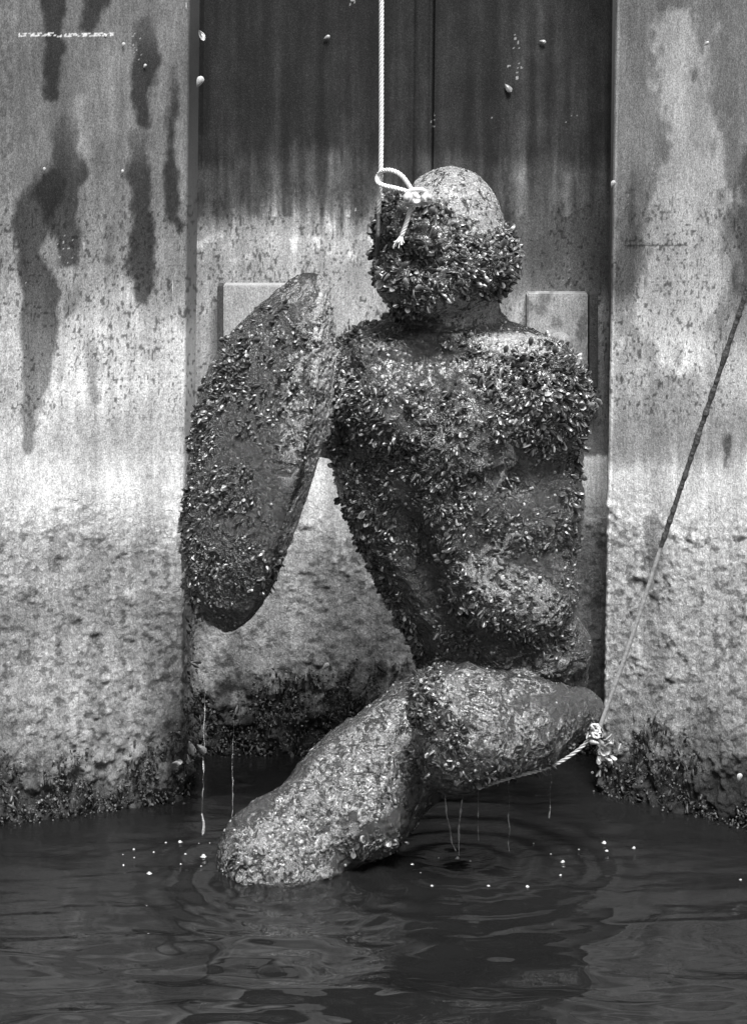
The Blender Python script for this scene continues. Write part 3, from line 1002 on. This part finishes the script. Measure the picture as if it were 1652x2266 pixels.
# pale shells and paint chips standing out on the steel
def chip(px, py, d, sz, parent, rot, pr=7, k=1.6, name='pale_shell'):
    p = W(px, py, d)
    a = math.radians(rot)
    L = np.array([math.sin(a), -.25, math.cos(a)]); L /= np.linalg.norm(L)
    N = np.array([.1, -1, .1]); X = np.cross(N, L); X /= np.linalg.norm(X); Y = np.cross(L, X)
    fr = np.stack([X, Y, L], 1)[None]
    v, f, s = stamp([PROTO[pr]], np.array([0]), p[None], fr, np.array([sz]), np.array([k]))
    return mesh_np(name, v, f, M_SHELL, parent, {'shade': s})
chip(436, 192, 6.50, .030, left, 25); chip(440, 66, 6.50, .028, left, 150, 5)
chip(716, 86, 6.855, .018, backl, 60, 7, .9); chip(1192, 90, 6.855, .018, backr, 100, 7, .9)
chip(1116, 185, 6.855, .026, backr, 140, 7, .8); chip(1352, 415, 6.53, .020, right, 20, 7, 1.3)
chip(714, 1482, 6.80, .024, backl, 40); chip(380, 1690, 6.46, .026, left, 80, 5, 1.6)
chip(418, 1640, 6.62, .035, backl, 160, 7, .9); chip(412, 1590, 6.60, .030, backl, 200, 7, .9); chip(436, 1648, 6.7, .03, backl, 130, 7, .8)
chip(97, 380, 6.37, .012, left, 10); chip(228, 72, 6.43, .012, left, 140); chip(272, 105, 6.44, .014, left, 10); chip(318, 150, 6.46, .012, left, 30); chip(270, 385, 6.44, .012, left, 10)
chip(1557, 100, 6.35, .014, right, 50, 7, 1.0); chip(1633, 1730, 6.26, .022, right, 10)

def scratch(px, py0, py1, d, parent, r=.0008, dx=0):
    a, b = W(px, py0, d), W(px + dx, py1, d)
    v = []
    for p, rr_ in ((a, r * .3), ((a + b) / 2, r), (b, r * .2)):
        v += [p + np.array([-rr_, 0, 0]), p + np.array([rr_, 0, 0])]
    v = np.array(v)
    th = v + np.array([0, .002, 0])
    V = np.concatenate([v, th])
    f = [(0, 1, 3, 2), (2, 3, 5, 4), (0, 2, 8, 6), (2, 4, 10, 8), (1, 7, 9, 3), (3, 9, 11, 5)]
    return mesh_np('paint_scratch', V, f, M_SHELL, parent, {'shade': np.full(len(V), .55)}, smooth=False)
def dleft(px):
    return np.interp(px, [-60, 400], [6.325, 6.50]) - .004
for px, y0, y1, dx, r in [(140, 30, 72, -5, .0022), (184, 165, 185, 0, .001), (232, 185, 205, 0, .001), (61, 110, 132, -4, .001), (244, 88, 100, 0, .0008), (226, 228, 250, 0, .0012),
                          (131, 320, 372, 0, .0007), (307, 500, 520, 0, .001), (382, 620, 650, 0, .0008), (260, 652, 668, 0, .0008), (412, 4, 20, 0, .001), (286, 322, 345, 0, .001), (55, 245, 252, 0, .001)]:
    scratch(px, y0, y1, dleft(px), left, r, dx)

# ------------------------------------------------------------------ tubes, ropes
def smooth_path(pts, n=12):
    P = [np.array(p, float) for p in pts]
    P = [2 * P[0] - P[1]] + P + [2 * P[-1] - P[-2]]
    outp = []
    for i in range(1, len(P) - 2):
        a, b, c, d = P[i - 1:i + 3]
        for k in range(n):
            t = k / n
            outp.append(.5 * (2 * b + (c - a) * t + (2 * a - 5 * b + 4 * c - d) * t * t + (3 * b - a - 3 * c + d) * t ** 3))
    outp.append(P[-2])
    return np.array(outp)

def resample(path, step):
    s = np.concatenate([[0], np.cumsum(np.linalg.norm(np.diff(path, axis=0), axis=1))])
    n = max(2, int(s[-1] / step))
    q = np.linspace(0, s[-1], n + 1)
    return np.stack([np.interp(q, s, path[:, k]) for k in range(3)], 1), q

def frame_path(p):
    t = np.gradient(p, axis=0)
    t /= np.linalg.norm(t, axis=1)[:, None] + 1e-12
    u = np.cross(t[0], (0, 1, .2)); u /= np.linalg.norm(u)
    U = [u]
    for k in range(1, len(p)):
        u = U[-1] - t[k] * (U[-1] @ t[k]); u /= np.linalg.norm(u)
        U.append(u)
    U = np.array(U)
    return t, U, np.cross(t, U)

def tube(path, rad, ns=8, closed_ends=True):
    p = np.asarray(path)
    rad = np.broadcast_to(np.asarray(rad, float), (len(p),))
    t, U, Vv = frame_path(p)
    a = np.arange(ns) * 2 * math.pi / ns
    ring = p[:, None] + rad[:, None, None] * (np.cos(a)[None, :, None] * U[:, None] + np.sin(a)[None, :, None] * Vv[:, None])
    v = ring.reshape(-1, 3)
    f = []
    i = np.arange(len(p) - 1)[:, None] * ns
    j = np.arange(ns)[None]
    f = np.stack([i + j, i + (j + 1) % ns, i + ns + (j + 1) % ns, i + ns + j], 2).reshape(-1, 4)
    return v, f

def stranded(path, R, n=4, pitch=.03, rs=None):
    p, s = resample(path, .0025)
    t, U, Vv = frame_path(p)
    V, Fc, o = [], [], 0
    for k in range(n):
        a = 2 * math.pi * k / n + s / pitch * 2 * math.pi
        c = p + (R * .62) * (np.cos(a)[:, None] * U + np.sin(a)[:, None] * Vv)
        v, f = tube(c, R * .40, 6)
        V.append(v); Fc.append(f + o); o += len(v)
    v, f = tube(p, R * .42, 5)
    V.append(v); Fc.append(f + o)
    return np.concatenate(V), np.concatenate(Fc)

cable = thing('wire_cable', 'bright twisted wire cable hanging straight down beside the statue head, looped and clamped', 'cable', W(843, 0, 6.05))
cable['label'] = 'bright twisted wire cable running down to the statue head, its end looped and frayed'
ct = W(843.5, 0, 6.06)
top = ct + np.array([.004, 0, 1.3])
v, f = stranded(np.array([top, ct, W(843, 300, 6.05), W(842, 390, 6.045), W(838, 450, 6.05), W(837, 472, 6.06)]), .0056, 4, .036)
mesh_np('hanging_line', v, f, M_CABLE, cable)
v, f = tube(resample(np.array([W(837, 470, 6.058), W(836, 520, 6.05), W(834, 565, 6.09)]), .004)[0], .0046, 8)
mesh_np('fouled_end', v, f, M_ROPE_D, cable)
loop = smooth_path([W(940, 452, 6.01), W(915, 425, 6.0), W(890, 390, 6.0), W(868, 377, 6.01), W(848, 377, 6.03), W(836, 388, 6.055), W(836, 402, 6.035), W(850, 410, 6.02), W(880, 417, 6.005), W(905, 425, 5.995), W(925, 438, 6.0)], 10)
v, f = stranded(loop, .0054, 4, .032)
mesh_np('end_loop', v, f, M_CABLE, cable)
tail = smooth_path([W(912, 440, 6.0), W(905, 470, 5.995), W(898, 495, 5.995), W(889, 520, 5.995)], 8)
v, f = stranded(tail, .0054, 4, .032)
tl_o = mesh_np('cable_tail', v, f, M_CABLE, cable)
V, Fc, o = [], [], 0
for k in range(14):
    e = (random.uniform(-16, 16), random.uniform(-8, 10))
    pth = smooth_path([W(890, 517, 5.995), W(886 + e[0] * .5, 530, 5.992), W(884 + e[0], 542 + e[1], 5.985 + random.uniform(-.01, .01))], 5)
    v, f = tube(pth, np.linspace(.0016, .0007, len(pth)), 5)
    V.append(v); Fc.append(f + o); o += len(v)
mesh_np('frayed_wires', np.concatenate(V), np.concatenate(Fc), M_CABLE, tl_o)

def lathe(profile, c, axis, ns=16):
    """profile [(r, h)...] turned about axis from c"""
    c = np.array(c, float); ax = np.array(axis, float); ax /= np.linalg.norm(ax)
    u = np.cross(ax, (.3, .1, 1)); u /= np.linalg.norm(u); w_ = np.cross(ax, u)
    v = []
    for r, h in profile:
        for k in range(ns):
            a = 2 * math.pi * k / ns
            v.append(c + ax * h + r * (math.cos(a) * u + math.sin(a) * w_))
    f = []
    for i in range(len(profile) - 1):
        for k in range(ns):
            f.append((i * ns + k, i * ns + (k + 1) % ns, (i + 1) * ns + (k + 1) % ns, (i + 1) * ns + k))
    return np.array(v), np.array(f)

# wire rope grip: saddle, two studs with hex nuts, U bolt over the top
clamp = thing('cable_clamp', 'shiny zinc U-bolt clamp with two nuts gripping the cable loop on the forehead', 'clamp', W(925, 437, 5.99))
def rbox(c, s, rz, bev=.003):
    import bmesh
    bm = bmesh.new()
    bmesh.ops.create_cube(bm, size=1)
    bmesh.ops.scale(bm, vec=s, verts=bm.verts)
    bmesh.ops.bevel(bm, geom=list(bm.edges), offset=bev, segments=3, affect='EDGES')
    bmesh.ops.rotate(bm, matrix=Matrix.Rotation(rz, 3, 'Y'), verts=bm.verts)
    bmesh.ops.translate(bm, vec=c, verts=bm.verts)
    bm.verts.index_update()
    v = np.array([tuple(p.co) for p in bm.verts]); f = [[p.index for p in q.verts] for q in bm.faces]
    bm.free()
    return v, f
v, f = rbox(W(921, 446, 5.985), (.062, .026, .016), math.radians(-4), .005)
mesh_np('saddle', v, f, M_CLAMP, clamp)
ub = smooth_path([W(902, 446, 5.975), W(901, 430, 5.972), W(908, 421, 5.97), W(922, 419, 5.97), W(938, 421, 5.97), W(944, 430, 5.972), W(943, 446, 5.975)], 6)
v, f = tube(ub, .0052, 10)
mesh_np('u_bolt', v, f, M_CLAMP, clamp)
for (px, py, ax) in ((905, 436, (-.35, -1, .1)), (938, 438, (.75, -.8, .25))):
    c = W(px, py, 5.972)
    v, f = lathe([(0.0, 0), (.0125, 0), (.0125, .010), (.011, .0115), (0, .0115)], c, ax, 6)
    nt_ = mesh_np('hex_nut', v, f, M_CLAMP, clamp, smooth=False)
    v, f = lathe([(.006, .010), (.006, .022), (.0045, .0235), (0, .0235)], c, ax, 14)
    mesh_np('stud_end', v, f, M_CLAMP, nt_)

# the slanting line from the right, fouled above, bare below, wrapped under the thigh
line = thing('mooring_line', 'thin slanting line from upper right, fouled and black above, bare below, tied round the thigh', 'rope', W(1322, 1614, 5.98))
A0, A1, A2, A3 = W(1840, 30, 5.6), W(1652, 642, 5.72), W(1462, 1210, 5.88), W(1328, 1606, 5.99)
up = resample(np.array([A0, A1, A2]), .004)[0]
rd = .0052 * (1 + .6 * np.maximum(0, fbm(up[:, 2] * 60, up[:, 2] * 0, up[:, 2] * 0, 3, 5) - .45) * 2)
v, f = tube(up + rng.normal(size=up.shape) * .0004, rd, 8)
mesh_np('fouled_length', v, f, M_ROPE_D, line)
dn = resample(smooth_path([A2, (A2 + A3) / 2 + np.array([.003, 0, 0]), A3], 12), .004)[0]
rd = .0042 + .0012 * fbm(dn[:, 2] * 40, dn[:, 2] * 0, dn[:, 2] * 0, 2, 6) + .003 * (np.abs(fbm(dn[:, 2] * 9, dn[:, 2] * 0, dn[:, 2] * 0, 1, 8) - .5) > .42)
v, f = tube(dn, rd, 8)
mesh_np('bare_length', v, f, M_ROPE_L, line)
wrap = smooth_path([A3, W(1312, 1624, 5.985), W(1290, 1650, 5.985), W(1262, 1672, 5.985), W(1232, 1690, 5.985), W(1190, 1706, 5.955), W(1145, 1717, 5.935), W(1100, 1730, 5.92), W(1060, 1743, 5.93), W(1030, 1748, 5.98)], 10)
v, f = stranded(wrap, .0044, 3, .04)
mesh_np('thigh_wrap', v, f, M_ROPE_L, line)
V, Fc, o = [], [], 0
ks0 = np.random.default_rng(9)
kn = W(1318, 1616, 5.975)
for k in range(3):
    a = np.linspace(0, 2 * math.pi, 26)
    tlt = k * .9
    ring = np.stack([.008 * np.cos(a + k), .009 * np.sin(a) * math.cos(tlt), .008 * np.sin(a + .7 * k) + .005 * k - .005], 1) + kn
    v, f = tube(ring + ks0.normal(size=ring.shape) * .0015, .0030, 7)
    V.append(v); Fc.append(f + o); o += len(v)
knot = mesh_np('knot', np.concatenate(V), np.concatenate(Fc), simple_mat('pale_knot', .3, .5, 0, 300, .4, .5), line)
ks = np.random.default_rng(3)
n = 26
kp = kn + np.stack([ks.normal(.012, .013, n), ks.normal(0, .008, n), ks.normal(-.032, .022, n)], 1)
v, f, s = stamp(PROTO, ks.choice([3, 5, 6, 7, 0], n, p=[.25, .25, .2, .2, .1]), kp, frames(np.tile([.3, -.5, -.5], (n, 1)), .7, ks), ks.uniform(.012, .024, n), ks.uniform(1, 1.5, n))
o_ = mesh_np('shell_cluster', v, f, M_SHELL, line, {'shade': s})
o_['kind'] = 'stuff'

# ------------------------------------------------------------------ water
DROPS = [(450, 1895, 9), (398, 1866, 8), (367, 1866, 4), (330, 1936, 11), (272, 1892, 3), (273, 1912, 4), (296, 1880, 4), (297, 1898, 3), (340, 1890, 3), (410, 1893, 4), (400, 1912, 3), (445, 1918, 4), (497, 1838, 5),
         (637, 1941, 5), (700, 1928, 9), (955, 1953, 5), (1012, 1902, 8), (1040, 1905, 4), (970, 1897, 4), (1080, 1960, 8), (1166, 1960, 8), (1240, 1935, 6), (1245, 1905, 9), (1336, 1866, 8), (1342, 1882, 6), (1402, 1877, 6),
         (1218, 1888, 4), (912, 1915, 6), (930, 1930, 3), (1638, 1945, 7), (1180, 1862, 4), (1280, 1880, 3), (440, 1868, 3), (464, 1868, 3)]
def wpt(px, py):
    d = CAM_H * F_PX / (py - HOR)
    return np.array([(px - CX) * d / F_PX, d - CAM_D])
rings = [(wpt(450, 1895), .055, .0009, .30), (wpt(1013, 1905), .09, .0034, .55), (wpt(650, 2140), .17, .0045, .38), (wpt(1080, 2150), .20, .0040, .40), (wpt(1240, 1925), .07, .0009, .30), (wpt(330, 1936), .05, .0007, .2), (wpt(1120, 1960), .06, .0007, .25), (wpt(640, 1945), .07, .0022, .5)]
def wheight(x, y):
    h = np.zeros(x.shape)
    for c, lam, amp, reach in rings:
        r = np.hypot(x - c[0], y - c[1])
        h += amp * np.cos(2 * math.pi * r / lam) * np.exp(-(r / reach) ** 2 * 2)
    wx = x + .10 * (fbm(x * 2.2, y * 3, x * 0, 2, 201) - .5)
    wy = y + .14 * (fbm(x * 2.0, y * 2.4, x * 0, 3, 202) - .5)
    nearness = sstep(.05, -.6, y)
    h += .065 * nearness * (fbm(wx * 1.6, wy * 4.5, x * 0, 2, 203) - .5)
    h += .0160 * (fbm(wx * 4, wy * 11, x * 0, 3, 204) - .5)
    h += .0030 * (1 - nearness) * (fbm(wx * 16, wy * 42, x * 0, 3, 205) - .5)
    return h
xs = np.concatenate([np.linspace(-30, -1.3, 24)[:-1], np.arange(-1.3, 1.3, .008), np.linspace(1.3, 30, 24)])
ys = np.concatenate([np.linspace(-60, -1.6, 50)[:-1], np.arange(-1.6, 1.0, .006)])
Xg, Yg = np.meshgrid(xs, ys)
hh = wheight(Xg, Yg)
chop = sstep(-.35, .15, Yg)
v = np.stack([Xg.ravel(), Yg.ravel(), hh.ravel()], 1)
nx = len(xs)
i = (np.arange(nx - 1)[None] + (np.arange(len(ys) - 1) * nx)[:, None]).ravel()
f = np.stack([i, i + 1, i + nx + 1, i + nx], 1)
wat = mesh_np('water', v, f, M_WATER, None, {'chop': chop.ravel()})
wat['kind'] = 'structure'

# drips
def drip(pts, d, r, label, gap=.36):
    """a broken string of water: thin thread swelling into beads, with gaps"""
    P = resample(smooth_path([W(x, y, d) for x, y in pts], 8), .0022)[0]
    k = np.arange(len(P)); z0 = k * 0.
    sd = pts[0][0] + pts[0][1]
    P[:, 0] += (fbm(k / 14.0, z0, z0 + sd, 2, 23) - .5) * .007
    on = noise(k / 9.0, z0 + 3, z0 + sd, 19) > gap
    rad = r * (.30 + 1.0 * noise(k / 4.0, z0, z0 + sd, 17) ** 2) * (.5 + .9 * noise(k / 20., z0, z0 + sd, 29))
    rad = np.where(on, rad * .8, .0002)
    rad = (rad + np.roll(rad, 1)) / 2
    rad[0] = rad[-1] = .0002
    v, f = tube(P, np.maximum(rad, .0002), 8)
    o_ = mesh_np('water_drip', v, f, M_DRIP, None)
    return tag(o_, label, 'water drip', 'water drips running off the statue')
drip([(983, 1742), (988, 1800), (998, 1850), (1008, 1885)], 6.10, .0024, 'crooked water drip under the knee, leftmost of those below the folded thigh')
drip([(1022, 1742), (1018, 1800), (1016, 1860), (1015, 1895)], 6.10, .0028, 'longest straight water drip under the folded thigh, ending in a splash')
drip([(1060, 1740), (1057, 1800), (1058, 1862)], 6.12, .0022, 'wavering water drip third from left under the folded thigh')
drip([(1126, 1715), (1125, 1800), (1125, 1885)], 6.10, .0024, 'beaded water drip below the middle of the folded thigh')
drip([(1219, 1695), (1218, 1760), (1217, 1812)], 6.10, .0020, 'water drip below the rope end of the thigh, rightmost one')
drip([(928, 1775), (910, 1805), (900, 1852)], 6.08, .0022, 'short slanting water drip off the underside of the lower leg')
drip([(461, 1408), (459, 1440), (457, 1470)], 6.08, .0012, 'hair thin water drip leaving the tip of the blade arm')
drip([(456, 1490), (453, 1580), (452, 1660)], 6.08, .0020, 'upper broken water drip below the tip of the blade arm')
drip([(450, 1675), (448, 1760), (449, 1850)], 6.08, .0028, 'lower thick water drip falling from the blade arm into the water')
drip([(516, 1580), (515, 1700), (513, 1830)], 6.30, .0013, 'faint water drip right of the blade arm drips against the dark recess')

drop_src = None
dv, df, ds = None, None, None
def drop_mesh():
    prof = [(0.0, .95), (.30, .92), (.60, .76), (.80, .52), (.92, .22), (1.0, .02), (1.5, -.05)]
    v, f = lathe(prof, (0, 0, 0), (0, 0, 1), 12)
    v[:, 0] *= 1 + .25 * np.sin(v[:, 2] * 9)
    return v, f
v, f = drop_mesh()
first = mesh_np('water_droplet', v, f, simple_mat('glint_splash', .34, .06, 0, 900, .9, .6, .001), None)  # pale colour paints in the highlights of clear droplets
for q, (px, py, r) in enumerate(DROPS):
    o = first if q == 0 else first.copy()
    if q:
        col.objects.link(o)
    p = wpt(px, py)
    o.location = (p[0], p[1], float(wheight(np.array([p[0]]), np.array([p[1]]))[0]))
    s = r * .0005 * random.uniform(.7, 1.25)
    o.scale = (s, s, s * random.uniform(.7, 1.2))
    o.rotation_euler = (0, 0, random.uniform(0, 6))
    tag(o, 'small white splash droplet standing on the dark water near the statue', 'water droplet', 'splash droplets on the water')

# weathered pipe stub standing out of the right hand bracket
c = W(1238, 762, 6.80)
v, f = lathe([(0, .062), (.026, .060), (.031, .052), (.032, 0)], c + np.array([0, .035, 0]), (0, -1, 0), 24)
n_ = fbm(v[:, 0] * 60, v[:, 1] * 60, v[:, 2] * 60, 3, 95)
mesh_np('round_boss', v, f, M_WALL, bkR, {'albedo': .08 + .14 * n_, 'crust': n_ * 0 + .2})
